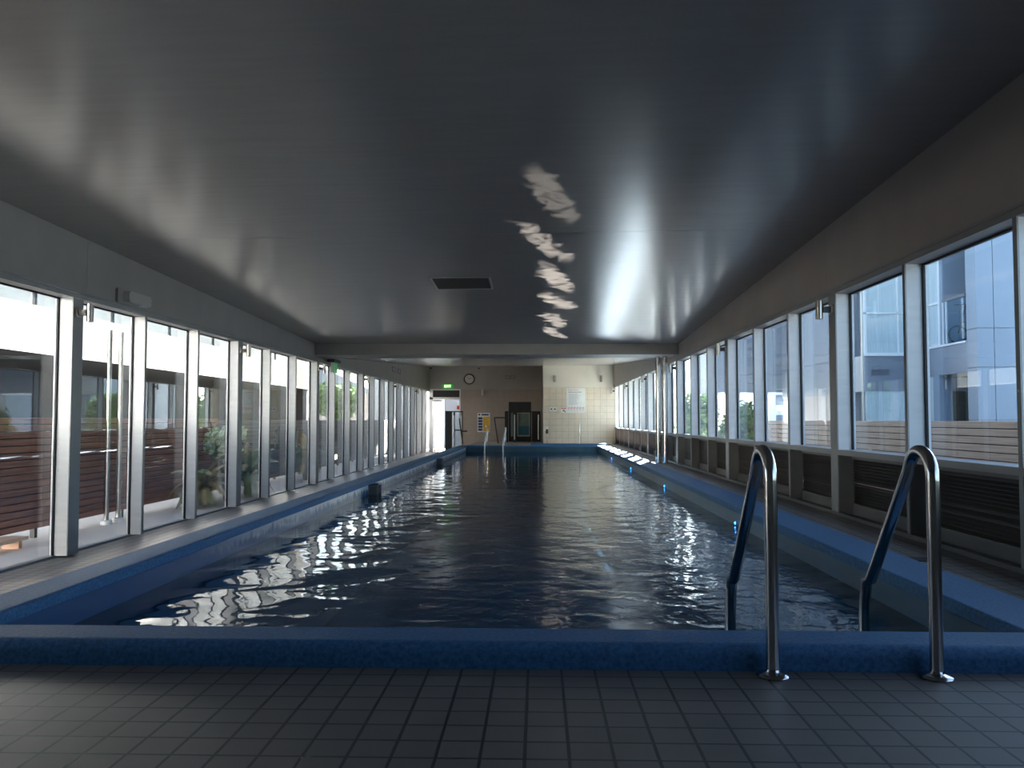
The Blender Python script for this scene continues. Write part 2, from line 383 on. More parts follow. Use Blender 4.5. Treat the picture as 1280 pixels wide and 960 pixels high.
# window head rails, bottom rails, right sill
struct(MB().box(XL-.05, XLI+.012, YB, YEL, ZH, ZH+.068).box(XLI, XLI+.022, YB, YEL, ZH+.05, ZH+.075), 'trim_3', M['alud'])
struct(MB().box(XRI-.012, XR+.05, YB, YE, ZH, ZH+.068).box(XRI-.022, XRI, YB, YE, ZH+.05, ZH+.075), 'trim_4', M['alud'])
struct(MB().box(XL-.04, XL+.04, YB, YEL, ZL-.02, ZL+.025), 'trim_5', M['alud'])
struct(MB().box(XRI-.004, XR+.04, YB, YE, ZS-.055, ZS), 'sill', M['alud'])
struct(MB().box(XRI-.004, XRI+.045, YB, YE, 0, .035), 'trim_6', M['alulow'])
struct(MB().box(XRI+.045, XR+.05, YB, YE, -.1, .012).box(XR-.02, XR+.05, YB, YE, .0, .09), 'trim_7', M['alulow'])
# wall behind the camera, solid side walls beside it, and end walls
struct(MB().box(XL-.05, XLI, YB, 8.83-4*5/3, ZL-.2, ZH), 'wall_left_near', M['wall'])
struct(MB().box(XRI, XR+.05, YB, 8.83-6*5/3, -.1, ZH), 'wall_right_near', M['wall'])
struct(MB().box(XL-.1, XR+.1, YB-.1, YB, -.6, 3.8), 'wall_back', M['greyw'])
zt = ZH+.02
struct(MB().box(.215, XR+.05, YE, YE+.2, 0, zt), 'wall_end_right', M['cream'])
struct(MB().box(.215, XR+.05, YE, YE+.2, zt, 3.76), 'wall_end_right_upper', M['paint'])
struct(MB().box(.215, .415, YE+.2, YEL, 0, 3.76), 'wall_end_return', M['tan'])
DX0, DX1 = -4.95, -3.6   # left doorway
CX0, CX1 = -1.36, -.32   # dark doors in the middle
zt2 = 2.42
struct(MB().box(DX1, CX0, YEL, YEL+.2, ZL-.2, zt2).box(CX1, .42, YEL, YEL+.2, -.2, zt2).box(CX0, CX1, YEL, YEL+.2, 1.84, zt2), 'wall_end_left', M['tan'])
struct(MB().box(DX1, .42, YEL, YEL+.2, zt2, 3.76), 'wall_end_left_upper', M['greyw'])
struct(MB().box(XL, DX1, YEL, YEL+.2, zt2, 3.76), 'wall_end_door_head', M['greyw'])

# ---------------------------------------------------------------- glazed walls: one window per pane
P = 5/3
def fin_w(k): return .21 if k % 3 == 0 else .05
wn = 0
def mullion(k, left, zb, par):
    # pale blade towards the glass, inner edge and lower part painted darker for shade; wide posts carry the wall lights
    y0 = 8.83+P*k; y1 = y0+fin_w(k); e = .012
    if left:
        MB().box(XL-.03, XLI-e, y0, y0+.05, zb, ZH).build('mullion', M['alu'], par)
        MB().box(XLI-e, XLI, y0, y0+.05, zb, ZH).build('mullion_edge', M['alud'], par)
        if k % 3 == 0: MB().box(XL-.03, XLI-.002, y0+.05, y1, zb, ZH).build('post', M['alud'], par)
    else:
        MB().box(XRI+e, XR+.03, y0, y0+.05, ZS-.01, ZH).build('mullion', M['alu'], par)
        MB().box(XRI+e, XR+.03, y0, y0+.05, zb, ZS-.04).build('lower_mullion', M['alulow'], par)
        MB().box(XRI, XRI+e, y0, y0+.05, zb, ZH).build('mullion_edge', M['alud'], par)
        if k % 3 == 0: MB().box(XRI+.002, XR+.03, y0+.05, y1, zb, ZH).build('post', M['alud'], par)
for left in (True, False):
    kmax = 17 if left else 15
    for k in range(-4 if left else -6, kmax+1):  # unseen nearest right panes are added to light the curb and rails
        wn += 1
        y0 = 8.83+P*k+fin_w(k); y1 = 8.83+P*(k+1)
        end = YEL if left else YE
        if y0 > end-.1: continue
        y1 = min(y1, end)
        zb = ZL+.02 if left else 0.0
        root = bpy.data.objects.new('window_%d' % wn, None); root.empty_display_size=.1; C.objects.link(root)
        root.location = ((XL if left else XR), 8.83+P*k, zb); root['kind'] = 'structure'
        mullion(k, left, zb, root)
        X = XL if left else XR
        gz = zb if left else ZS
        MB().box(X-.005, X+.005, y0, y1, gz, ZH).build('glass_pane', M['glass' if left else 'glassR'], root)
        s = 1 if left else -1
        ga = MB()
        ga.box(min(X,X+s*.02), max(X,X+s*.02), y1-.022, y1, gz, ZH).box(min(X,X+s*.02), max(X,X+s*.02), y0, y0+.012, gz, ZH)
        ga.box(min(X,X+s*.02), max(X,X+s*.02), y0, y1, ZH-.015, ZH)
        ga.build('gasket', M['gasket'], root)
        if not left:
            fr = MB()
            fr.box(X-.02,X+.03,y0,y1,.085,.125).box(X-.02,X+.03,y0,y1,ZS-.1,ZS-.055)
            fr.build('louvre_frame', M['alulow'], root)
            sl = MB(); ns = 15; h = (ZS-.1-.125)/ns
            for i in range(ns):
                z = .125+h*(i+.5); a = math.radians(58)
                if (i in (4, 6) and (k*7+i) % 3) or (i*5+k) % 17 == 0: a = math.radians(40)
                dx, dz = .5*.046*math.cos(a), .5*.046*math.sin(a)
                sl.prism([(X+.005-dx,y0,z+dz+.003),(X+.005-dx,y0,z+dz-.003),(X+.005+dx,y0,z-dz-.003),(X+.005+dx,y0,z-dz+.003)], (0,y1-y0,0))
            sl.build('louvre_slats', M['slat'], root)

# ---------------------------------------------------------------- wall lights on the window posts
ORD = ['nearest', 'second', 'third', 'fourth', 'fifth', 'farthest']
def post_lamp(side, Y, label, z=2.18):
    x = XLI if side > 0 else XRI
    t = thing('wall_light', label, 'wall light', (x, Y, z), 'cylinder lights on the window posts')
    MB().cbox(min(x,x+side*.02), max(x,x+side*.02), Y-.05, Y+.05, z-.05, z+.05, .01, 'x').build('back_plate', M['steel'], t)
    MB().box(min(x,x+side*.10), max(x,x+side*.10), Y-.03, Y+.03, z-.03, z+.03).build('arm', M['dark'], t)
    cx = x+side*.135
    MB().lathe(cx, Y, [(.030,z-.10),(.037,z-.10),(.037,z+.10),(.030,z+.10),(.028,z+.09)]).build('lamp_tube', M['steel'], t, True)
    MB().cyl((cx,Y,z-.104),(cx,Y,z-.098),.026).build('lens', M['white'], t)
    return t
pa = pb = None
for i in range(6):
    Y = 8.93+5*i
    la = 'brushed steel cylinder wall light on the left window posts, %s of six from the camera' % ORD[i]
    lb = 'brushed steel cylinder wall light on the right window posts, %s of six from the camera' % ORD[i]
    if i == 0: pa = post_lamp(1, Y, la); pb = post_lamp(-1, Y, lb)
    else:
        for src, l, x in ((pa, la, XLI), (pb, lb, XRI)):
            c = copy_thing(src, (x, Y, 2.18)); c['label'] = l
def end_lamp(x, Y, z, label):
    t = thing('wall_light', label, 'wall light', (x, Y, z), 'cylinder lights on the end walls')
    MB().cbox(x-.05, x+.05, Y-.02, Y, z-.05, z+.05, .01, 'y').build('back_plate', M['steel'], t)
    MB().box(x-.03, x+.03, Y-.09, Y-.02, z-.03, z+.03).build('arm', M['dark'], t)
    MB().lathe(x, Y-.12, [(.04,z-.13),(.05,z-.13),(.05,z+.13),(.04,z+.13)]).build('lamp_tube', M['steel'], t, True)
    return t
end_lamp(.70, YE, 2.70, 'brushed steel cylinder light high on the cream end wall, left of the rules board')
end_lamp(2.60, YE, 2.70, 'brushed steel cylinder light high on the cream end wall, near the right corner')
end_lamp(-2.55, YEL, 2.28, 'brushed steel cylinder light on the tan end wall above the yellow poster')

# ---------------------------------------------------------------- ladder rails
def grab_rail(X, label):
    t = thing('ladder_rail', label, 'handrail', (X, 3.31, 0), 'near pool ladder rails')
    r = .0255
    path = [(X, 3.31, .008), (X, 3.31, .30), (X, 3.31, .55), (X, 3.31, .76)]
    R = .105; cy, cz = 3.31+R, .77
    a_end = -20
    for k in range(0, 13):
        a = math.radians(180 - k*(180-12)/12)
        path.append((X, cy+R*math.cos(a), cz+R*math.sin(a)))
    last = path[-1]; b = (X, 4.02, .155)
    for k in range(1, 6): path.append((X, last[1]+(b[1]-last[1])*k/6, last[2]+(b[2]-last[2])*k/6))
    for k in range(5): 
        q = k/4; path.append((X, 3.985+.06*q - .02*q*q, .245-.17*q))
    path += [(X, 4.028, .0), (X, 4.028, -.3), (X, 4.028, -1.1)]
    MB().tube(path, r, 24).build('rail_tube', M['chrome'], t, True)
    MB().lathe(X, 3.31, [(.062,0),(.064,.006),(.06,.012),(.045,.017),(.030,.022),(.0265,.030)], 36).build('floor_flange', M['chrome'], t, True)
grab_rail(.915, 'stainless steel pool ladder rail on round floor flange, left one of the near pair')
grab_rail(1.545, 'stainless steel pool ladder rail on round floor flange, right one of the near pair')

def far_rail(X, Y, label, top=1.12, dx=.0):
    t = thing('ladder_rail', label, 'handrail', (X, Y, ZC), 'far pool rails')
    pth = [(X, Y+.22, ZC), (X, Y+.22, top-.12)]
    for k in range(7):
        a = math.radians(k*180/6); pth.append((X+dx*k/30, Y+.12+.1*math.cos(a), top-.1+.1*math.sin(a)))
    pth += [(X-dx*.4, Y-.1, .5), (X-dx, Y-.42, .1), (X-dx, Y-.45, -.9)]
    MB().tube(pth, .024, 12).build('rail_tube', M['chrome'], t, True)
    MB().lathe(X, Y+.22, [(.06,ZC),(.06,ZC+.012),(.03,ZC+.02)]).build('floor_flange', M['chrome'], t, True)
far_rail(-1.80, PY1+.05, 'thin stainless rail at the far pool end in front of the yellow poster', .72, .06)
far_rail(-1.16, PY1+.05, 'thin stainless rail at the far pool end in front of the dark doors', .72, .06)
t = thing('ladder_rail', 'slim upright stainless rail on the far ledge below the rules board', 'handrail', (1.50, PY1+.6, .155), 'far pool rails')
p = [(1.50, PY1+.6, .155), (1.50, PY1+.6, .85)]
for k in range(7):
    a = math.radians(180-k*180/6); p.append((1.50, PY1+.66+.06*math.cos(a), .85+.06*math.sin(a)))
p += [(1.50, PY1+.72, .155)]
MB().tube(p, .022, 12).build('rail_tube', M['chrome'], t, True)
MB().lathe(1.50, PY1+.6, [(.05,.155),(.05,.165),(.03,.172)]).build('floor_flange', M['chrome'], t, True)
def dark_rail(X, Y, z, label, side, stub=None):
    t = thing('stair_handrail', label, 'handrail', (X, Y, z), 'dark stair handrails')
    if stub: MB().tube([(X-.03*side, Y, z+stub), (X+.1, Y, z+stub), (X+.24, Y, z+stub)], .03, 12).build('wall_stub', M['black'], t, True)
    MB().tube([(X+.05*side, Y, z), (X-.10*side, Y, z+1.0), (X-.115*side, Y, z+1.07)]+([(X-.09*side, Y, z+1.1), (X+.15, Y, z+1.1), (X+.34, Y, z+1.1)] if stub is None else []), .028, 12).build('rail_tube', M['black'], t, True)
    MB().lathe(X+.05*side, Y, [(.06,z),(.06,z+.012),(.03,z+.02)]).build('floor_flange', M['black'], t, True)
dark_rail(-1.78, 36.0, 0, 'dark leaning handrail post beside the middle doors', 1)
dark_rail(-3.28, 35.6, 0, 'dark leaning handrail post beside the left gate', 1, .52)

# ---------------------------------------------------------------- pool fittings
for i, (Y, l) in enumerate(((8.95,'nearest'),(13.9,'second'),(18.9,'third'),(23.8,'farthest'))):
    X = PX1+.035
    t = thing('pool_light', 'small blue underwater light in right pool wall, %s of four from the camera' % l, 'pool light', (X, Y, -.105), 'blue lights in the right pool wall')
    MB().cyl((X, Y, -.095), (X-.012, Y, -.095), .022, 24).build('bezel', M['steel'], t, True)
    MB().cyl((X-.012, Y, -.095), (X-.018, Y, -.095), .012, 24).build('lens', M['blued'], t, True)
for Y, l in ((12.45,'nearer'),(20.8,'farther')):
    X = PX0-.035
    t = thing('skimmer_box', 'grey skimmer box on the left pool wall, the %s of two' % l, 'skimmer', (X, Y, -.2), 'skimmer boxes')
    z0, z1 = -.24, .035
    MB().box(X,X+.15,Y,Y+.02,z0,z1).box(X,X+.15,Y+.26,Y+.28,z0,z1).box(X,X+.15,Y,Y+.28,z1-.02,z1).box(X,X+.15,Y,Y+.28,z0,z0+.02).build('frame', M['alud'], t)
    MB().box(X+.02,X+.13,Y-.006,Y,z0+.02,z1-.03).build('flap', M['alulow'], t)
tag(MB().box(PX1+.52,PX1+.78,6.0,6.16,.0,.004).build('floor_drain', M['black']), 'small black drain grate in the right deck beside the window post', 'drain')

# two polished columns under the beam
for X, Y, l in ((2.79,19.35,'left'),(2.925,19.2,'right')):
    t = thing('steel_column', 'polished steel round column under the ceiling beam, %s one of the pair' % l, 'column', (X,Y,0), 'polished columns')
    MB().cyl((X,Y,.0),(X,Y,2.47),.062,32).build('shaft', M['chrome'], t, True)
    MB().lathe(X,Y,[(.085,0),(.085,.012),(.066,.02)]).build('base_ring', M['chrome'], t, True)

# ceiling vent
vx0, vx1, vy0, vy1 = -1.50, -.66, 11.35, 12.2
t = thing('ceiling_vent', 'dark rectangular air vent grille set in the gloss grey ceiling', 'vent', (-1.08, 11.8, zceil(-1.08,11.8)))
def cv(x, y, dz): return (x, y, zceil(x, y)+dz)
def cslab(mb, x0, x1, y0, y1, d0, d1):
    b = len(mb.v); q = [(x0,y0),(x1,y0),(x1,y1),(x0,y1)]
    mb.v += [cv(x,y,d0) for x,y in q]+[cv(x,y,d1) for x,y in q]
    mb.f += [tuple(b+i for i in r) for r in ((0,1,2,3),(7,6,5,4),(0,4,5,1),(1,5,6,2),(2,6,7,3),(3,7,4,0))]
fr = MB()
for a in ((vx0,vx1,vy0,vy0+.03),(vx0,vx1,vy1-.03,vy1),(vx0,vx0+.03,vy0,vy1),(vx1-.03,vx1,vy0,vy1)): cslab(fr, *a, -.014, .0)
fr.build('frame', M['alud'], t)
bk = MB(); cslab(bk, vx0+.02, vx1-.02, vy0+.02, vy1-.02, -.003, 0); bk.build('backing', M['black'], t)
sl = MB()
for i in range(14):
    y = vy0+.05+i*.055; cslab(sl, vx0+.03, vx1-.03, y, y+.018, -.011, -.003)
sl.build('grille', M['dark'], t)

# emergency light on the left bulkhead, exit sign by the beam
t = thing('emergency_light', 'grey box emergency light fixed on the left bulkhead', 'emergency light', (XLI, 10.1, 2.5))
MB().cbox(XLI, XLI+.035, 9.72, 10.42, 2.412, 2.585, .015, 'x').build('base_plate', M['wall'], t)
MB().cbox(XLI+.035, XLI+.12, 9.83, 10.40, 2.432, 2.565, .03, 'x').build('cover', M['clockf'], t)
MB().box(XLI+.05, XLI+.10, 10.2, 10.34, 2.424, 2.432).build('lens', M['white'], t)
def text_mesh(s, size, m, parent, loc, rot, name='lettering', ext=.002):
    cu = bpy.data.curves.new(name, 'FONT'); cu.body = s; cu.size = size; cu.extrude = ext; cu.align_x = 'CENTER'; cu.align_y = 'CENTER'
    tmp = bpy.data.objects.new('tmp', cu); C.objects.link(tmp)
    dg = bpy.context.evaluated_depsgraph_get(); me = bpy.data.meshes.new_from_object(tmp.evaluated_get(dg))
    bpy.data.objects.remove(tmp); bpy.data.curves.remove(cu)
    o = bpy.data.objects.new(name, me); C.objects.link(o); me.materials.clear(); me.materials.append(m)
    o.parent = parent; o.location = Vector(loc)-world_loc(parent); o.rotation_euler = rot
    return o
def running_man(mb, cx, cy, cz, s, ax):
    pts = [((0,.42),(0,.42)),]
    segs = [((.0,.25),(-.05,-.05),.07),((-.05,-.05),(.15,-.2),.05),((.15,-.2),(.08,-.45),.045),((-.05,-.05),(-.2,-.2),.05),((-.2,-.2),(-.4,-.25),.045),((0,.22),(.22,.1),.04),((0,.22),(-.22,.08),.04)]
    for (a, b, r) in segs:
        mb.tube([ax(cx,cy,cz,a[0]*s,a[1]*s), ax(cx,cy,cz,b[0]*s,b[1]*s)], r*s, 8)
    mb.tube([ax(cx,cy,cz,.06*s,.36*s), ax(cx,cy,cz,.06*s,.44*s)], .07*s, 8)
t = thing('exit_sign', 'green running figure exit sign box hung beside the left window posts', 'exit sign', (-4.9, 19.75, 2.13))
MB().cbox(-4.93, -4.87, 19.56, 19.96, 2.13, 2.37, .01, 'y').build('box_body', M['white'], t)
MB().box(-4.87, -4.866, 19.58, 19.94, 2.15, 2.35).build('sign_face', M['exitd'], t)
rm = MB(); running_man(rm, -4.865, 19.83, 2.25, .18, lambda x,y,z,a,b: (x, y+a, z+b)); rm.build('running_figure', M['white'], t)
MB().box(-4.864, -4.861, 19.60, 19.70, 2.20, 2.32).build('arrow_panel', M['white'], t)
MB().box(-4.98, -4.80, 19.4, 20.0, 2.37, 2.44).build('bracket', M['black'], t)
# illuminated exit sign over the left doorway
t = thing('exit_sign', 'lit green exit sign above the left doorway in the end wall', 'exit sign', (-4.2, YEL, 2.45))
MB().cbox(-4.44, -3.96, YEL-.06, YEL, 2.47, 2.67, .01, 'y').build('box_body', M['exitd'], t)
MB().box(-4.36, -4.04, YEL-.064, YEL-.06, 2.49, 2.65).build('sign_face', M['exit'], t)
text_mesh('EXIT', .15, M['exitw'], t, (-4.2, YEL-.067, 2.57), (PI/2,0,0))

# ---------------------------------------------------------------- end wall fittings
def clock():
    cx, cz, Y = -3.2, 2.905, YEL
    t = thing('wall_clock', 'round black rimmed wall clock on the grey end wall', 'clock', (cx, Y, cz))
    MB().cyl((cx,Y,cz),(cx,Y-.03,cz),.225,40).build('face', M['clockf'], t, True)
    rim = [(cx+.23*math.cos(a*PI/24), Y-.03, cz+.23*math.sin(a*PI/24)) for a in range(48)]
    MB().tube(rim, .022, 10, closed=True).build('rim', M['black'], t, True)
    for k in range(12):
        a = k*PI/6; MB().box(-.006,.006,-.002,.002,.165,.195, Matrix.Translation((cx,Y-.033,cz)) @ Matrix.Rotation(a,4,'Y')).build('hour_mark', M['ink'], t)
    MB().box(-.008,.008,-.003,.0,-.02,.11, Matrix.Translation((cx,Y-.036,cz)) @ Matrix.Rotation(math.radians(60),4,'Y')).build('hour_hand', M['ink'], t)
    MB().box(-.005,.005,-.003,.0,-.03,.17, Matrix.Translation((cx,Y-.040,cz)) @ Matrix.Rotation(math.radians(-40),4,'Y')).build('minute_hand', M['ink'], t)
clock()
# rules board and small sign on the cream wall
t = thing('rules_sign', 'large white pool rules board with red heading on the cream tiles', 'sign', (1.57, YE, 1.3))
MB().box(1.18, 1.96, YE-.012, YE, 1.29, 2.31).build('board', M['white'], t)
text_mesh('POOL', .075, M['redp'], t, (1.33, YE-.014, 2.24), (PI/2,0,0), 'heading')
text_mesh('RULES', .075, M['redp'], t, (1.57, YE-.014, 2.24), (PI/2,0,0), 'heading')
ln = MB(); ln.box(1.24,1.80,YE-.014,YE-.012,2.135,2.165); ln.build('subheading', M['greyp'], t)
ln = MB()
for i in range(16):
    z = 2.07-i*.029; ln.box(1.26, 1.26+random.uniform(.32,.6), YE-.014, YE-.012, z, z+.009)
ln.build('text_lines', M['greyp'], t)
for i in range(6):
    x = 1.27+i*.118
    ic = MB(); c = [(x+.035*math.cos(a*PI/8), YE-.014, 1.49+.035*math.sin(a*PI/8)) for a in range(16)]
    ic.tube(c, .005, 6, closed=True); ic.box(-.006,.006,-.002,.002,-.035,.035, Matrix.Translation((x,YE-.014,1.49)) @ Matrix.Rotation(PI/4,4,'Y'))
    ic.box(x-.03, x+.03, YE-.014, YE-.012, 1.40, 1.412)
    ic.build('prohibition_symbol', M['redp'], t)
t = thing('warning_sign', 'small white sign with red strip beside the rules board', 'sign', (1.06, YE, 1.3))
MB().box(.945, 1.172, YE-.01, YE, 1.30, 1.50).build('board', M['white'], t)
MB().box(.955, 1.162, YE-.012, YE-.01, 1.455, 1.49).build('heading_strip', M['redp'], t)
MB().prism([(1.0,YE-.012,1.35),(1.05,YE-.012,1.43),(1.07,YE-.012,1.42),(1.15,YE-.012,1.33),(1.13,YE-.012,1.315),(1.06,YE-.012,1.375)],(0,.002,0)).build('diving_figure', M['ink'], t)
for x, l in ((.55,'left'),(.70,'right')):
    t = thing('wall_outlet', 'round black hole on white plate in the cream tiles, %s of the pair' % l, 'outlet', (x, YE, 1.4), 'white plates on the cream wall')
    MB().cbox(x-.06, x+.06, YE-.012, YE, 1.37, 1.53, .012, 'y').build('plate', M['white'], t)
    MB().cyl((x,YE-.012,1.45),(x,YE-.018,1.45),.035,20).build('socket', M['ink'], t)
t = thing('shower_post', 'slim pool shower tap post with white head against the cream wall', 'shower', (.37, YE-.2, 0))
MB().cyl((.37,YE-.2,0),(.37,YE-.2,.50),.022,14).build('post', M['steel'], t, True)
MB().cyl((.37,YE-.2,.44),(.37,YE-.2,.62),.05,16).cyl((.37,YE-.2,.50),(.30,YE-.28,.52),.02,10).build('valve', M['ink'], t, True)
MB().lathe(.37,YE-.2,[(.045,.62),(.055,.65),(.05,.71),(.02,.73)]).build('head', M['white'], t, True)
# poster
t = thing('safety_sign', 'yellow and blue safety poster on the tan end wall', 'poster', (-2.53, YEL, .4))
MB().box(-2.815, -2.23, YEL-.01, YEL, .44, 1.33).build('sheet', M['white'], t)
MB().box(-2.55, -2.25, YEL-.013, YEL-.01, .47, 1.15).build('yellow_panel', M['orange'], t)
for i in range(5): MB().box(-2.78, -2.58, YEL-.013, YEL-.01, .50+i*.132, .60+i*.132).build('blue_block', M['navy'], t)
MB().cyl((-2.73,YEL-.01,1.25),(-2.73,YEL-.013,1.25),.045,20).build('badge', M['navy'], t)
MB().box(-2.62,-2.29,YEL-.013,YEL-.01,1.21,1.28).build('title_bar', M['navy'], t)
MB().cyl((-2.42,YEL-.013,.72),(-2.42,YEL-.015,.72),.05,20).build('white_dot', M['white'], t)
# grilles, cameras
for x, l in ((-1.42,'left'),(-1.17,'right')):
    t = thing('wall_vent', 'small dark wall vent high on the grey end wall, %s of the pair' % l, 'vent', (x, YEL, 2.9), 'small vents on the end wall')
    MB().box(x-.10,x+.10,YEL-.015,YEL,2.92,2.935).box(x-.10,x+.10,YEL-.015,YEL,3.045,3.06).box(x-.10,x-.085,YEL-.015,YEL,2.92,3.06).box(x+.085,x+.10,YEL-.015,YEL,2.92,3.06).build('frame', M['black'], t)
    MB().box(x-.085,x+.085,YEL-.008,YEL,2.935,3.045).build('grille', M['greyw'], t)
for Y, l in ((28.9,'nearer'),(30.0,'farther')):
    t = thing('wall_vent', 'small vent high on the left bulkhead, the %s of two' % l, 'vent', (XLI, Y, 2.75), 'small vents on the left bulkhead')
    MB().box(XLI,XLI+.012,Y-.3,Y+.3,2.68,2.70).box(XLI,XLI+.012,Y-.3,Y+.3,2.84,2.86).box(XLI,XLI+.012,Y-.3,Y-.27,2.68,2.86).box(XLI,XLI+.012,Y+.27,Y+.3,2.68,2.86).build('frame', M['black'], t)
    MB().box(XLI,XLI+.006,Y-.27,Y+.27,2.70,2.84).build('grille', M['wall'], t)
for x, y, l in ((-2.72,YEL-.35,'white security camera under the ceiling right of the clock'),(-4.75,36.6,'dark security camera under the ceiling over the left doorway')):
    z = zfar(y)
    t = thing('security_camera', l, 'camera', (x,y,z))
    MB().lathe(x,y,[(.05,z-.04),(.055,z-.02),(.055,z)]).build('mount', M['white'], t, True)
    MB().lathe(x,y,[(.01,z-.115),(.04,z-.10),(.052,z-.07),(.05,z-.04)]).build('dome', M['ink'], t, True)
# left doorway: frame, louvred transom, glazed leaf, and a dark framed gate standing in front
d = bpy.data.objects.new('door_1', None); C.objects.link(d); d.location = (-4.3, YEL, ZL); d['kind'] = 'structure'
MB().box(XLI,DX1,YEL-.03,YEL+.1,1.96,2.06).box(XLI,DX1,YEL-.03,YEL+.1,2.38,2.44).box(XLI,DX0+.06,YEL-.03,YEL+.1,ZL,2.4).box(DX1-.05,DX1,YEL-.03,YEL+.1,ZL,2.4).build('frame', M['alu'], d)
MB().box(DX0+.06,DX1-.05,YEL,YEL+.05,2.06,2.38).build('transom_panel', M['dark'], d)
MB().box(DX0+.06,-4.30,YEL+.03,YEL+.04,ZL+.05,1.96).build('glass_pane', M['glass'], d)
MB().box(DX0+.06,-4.45,YEL-.06,YEL-.03,1.86,1.94).build('door_closer', M['steel'], d)
t = thing('glass_gate', 'dark framed glass pool gate standing in front of the left doorway', 'gate', (-3.95, 36.9, ZL))
Yg = 36.9
def gx(px): return (px-672.5)/1036*Yg
g0, g1 = gx(556.5), gx(578.5)
zt_ = 1.40
MB().box(g0,g0+.07,Yg,Yg+.05,ZL,zt_).box(g1-.03,g1,Yg,Yg+.05,ZL,zt_).box(g0,g1,Yg,Yg+.05,zt_-.05,zt_).box(g0+.07,g0+.30,Yg+.01,Yg+.04,ZL+.05,zt_-.05).box(g0+.36,g0+.43,Yg,Yg+.05,ZL,zt_).box(g0+.43,g1,Yg,Yg+.04,.52,.58).box(g0,g1,Yg,Yg+.05,ZL+.03,ZL+.12).build('frame', M['black'], t)
MB().box(g0+.43,g1-.03,Yg+.02,Yg+.028,ZL+.12,zt_-.05).build('glass_pane', M['glass'], t)
MB().cyl((g0+.39,Yg-.05,ZL+.2),(g0+.39,Yg-.05,1.2),.022,12).build('pull_handle', M['white'], t, True)
MB().cyl((g1-.07,Yg-.05,ZL+.2),(g1-.07,Yg-.05,1.2),.022,12).build('pull_handle', M['white'], t, True)
tag(MB().box(gx(566.2),gx(570.5),YEL+.09,YEL+.10,1.50,1.66).build('fire_sign', M['redp']), 'small red sign seen through the left doorway', 'sign')
# dark doors in the middle
d = bpy.data.objects.new('door_2', None); C.objects.link(d); d.location = (-.9, YEL, 0); d['kind'] = 'structure'
MB().box(CX0,CX1,YEL+.02,YEL+.08,1.40,1.84).build('transom_panel', M['black'], d)
MB().box(CX0,CX0+.10,YEL-.02,YEL+.06,0,1.40).box(CX0+.25,CX0+.40,YEL-.02,YEL+.06,0,1.40).box(CX1-.06,CX1,YEL-.02,YEL+.06,0,1.40).box(CX0,CX1,YEL-.02,YEL+.06,1.34,1.40).box(CX0,CX1,YEL-.02,YEL+.06,0,.24).box(CX0,CX1,YEL+.07,YEL+.08,0,1.4).build('frame', M['black'], d)
MB().box(CX0+.40,CX1-.06,YEL-.025,YEL-.005,.24,.30).box(CX0+.40,CX0+.44,YEL-.025,YEL-.005,.24,1.34).box(CX1-.09,CX1-.06,YEL-.025,YEL-.005,.24,1.34).box(CX0+.40,CX1-.06,YEL-.025,YEL-.005,1.30,1.34).build('leaf_frame', M['steel'], d)
MB().box(CX0+.44,CX1-.09,YEL+.02,YEL+.03,.30,1.30).build('glass_pane', M['glass_refl'], d)
MB().box(CX0+.44,CX1-.09,YEL+.01,YEL+.02,.30,.72).build('pool_reflection', M['pool_refl'], d)  # teal panel stands in for the pool's reflection
MB().box(CX0+.10,CX0+.25,YEL+.02,YEL+.03,.24,1.34).build('side_glass', M['wglass'], d)
t = thing('glass_gate', 'black framed gate panel with pale pull handles before the middle doors', 'gate', (-.9, 37.6, 0))
Yg = 37.6
a0, a1 = gx(631), gx(675.5)
MB().box(a0,a0+.16,Yg,Yg+.05,0,1.40).box(a0,a1,Yg,Yg+.05,1.36,1.40).box(gx(641.3),gx(645),Yg,Yg+.05,0,1.38).box(gx(665),gx(675.5),Yg,Yg+.04,0.02,1.36).build('frame', M['black'], t)
MB().cyl((gx(643.3),Yg-.05,.12),(gx(643.3),Yg-.05,1.24),.026,12).build('pull_handle', M['white'], t, True)
MB().cyl((gx(673),Yg-.05,.12),(gx(673),Yg-.05,1.24),.03,12).build('pull_handle', M['white'], t, True)
# beyond the left doorway
struct(MB().box(-9,-4.95,44,44.2,-.5,3.5), 'wall_yard', M['whiter'])
struct(MB().box(-4.95,-2.5,43.6,43.8,-.5,3.5), 'wall_yard_grey', M['cladm'])
struct(MB().box(DX1,-3.4,YEL+.2,43.9,-.5,3.4), 'wall_passage', M['paint'])

# ---------------------------------------------------------------- outside, left: paving, fences, building, plants
struct(MB().box(-60, XL-.02, -20, 80, -.75, -.495), 'ground', M['pave'])
struct(MB().box(XR+.1, 60, -20, 90, -.8, -.5), 'ground', M['asphalt'])
def slat_fence(name, X, y0, y1, z0, z1, pitch, gap, m, label, cat='fence', post=2.2, th=.06, side=1):
    t = thing(name, label, cat, (X, (y0+y1)/2, -.5))
    mb = MB(); n = int(round((z1-z0)/pitch))
    y = y0
    while y < y1-.05:
        ye = min(y+post, y1)
        for i in range(n):
            z = z0+i*pitch
            mb.cbox(X-th/2, X+th/2, y+.003, ye-.003, z, z+pitch-gap, .003, 'y')
        y = ye
    mb.build('slats', m, t)
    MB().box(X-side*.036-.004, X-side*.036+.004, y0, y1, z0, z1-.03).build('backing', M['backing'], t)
    y = y0
    while y <= y1+.01:
        MB().box(X-side*.075-.03, X-side*.075+.03, y-.03, y+.03, -.5, z1-.02).build('post', M['black'] if m is not M['pine'] else m, t)
        y += post
    return t
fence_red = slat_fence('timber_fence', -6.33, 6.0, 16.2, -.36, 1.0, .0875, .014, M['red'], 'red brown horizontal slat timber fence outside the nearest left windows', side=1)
slat_fence('timber_fence', -6.55, 16.3, 40, -.42, 1.0, .089, .011, M['greyt'], 'grey slat fence outside the farther left windows', side=1)
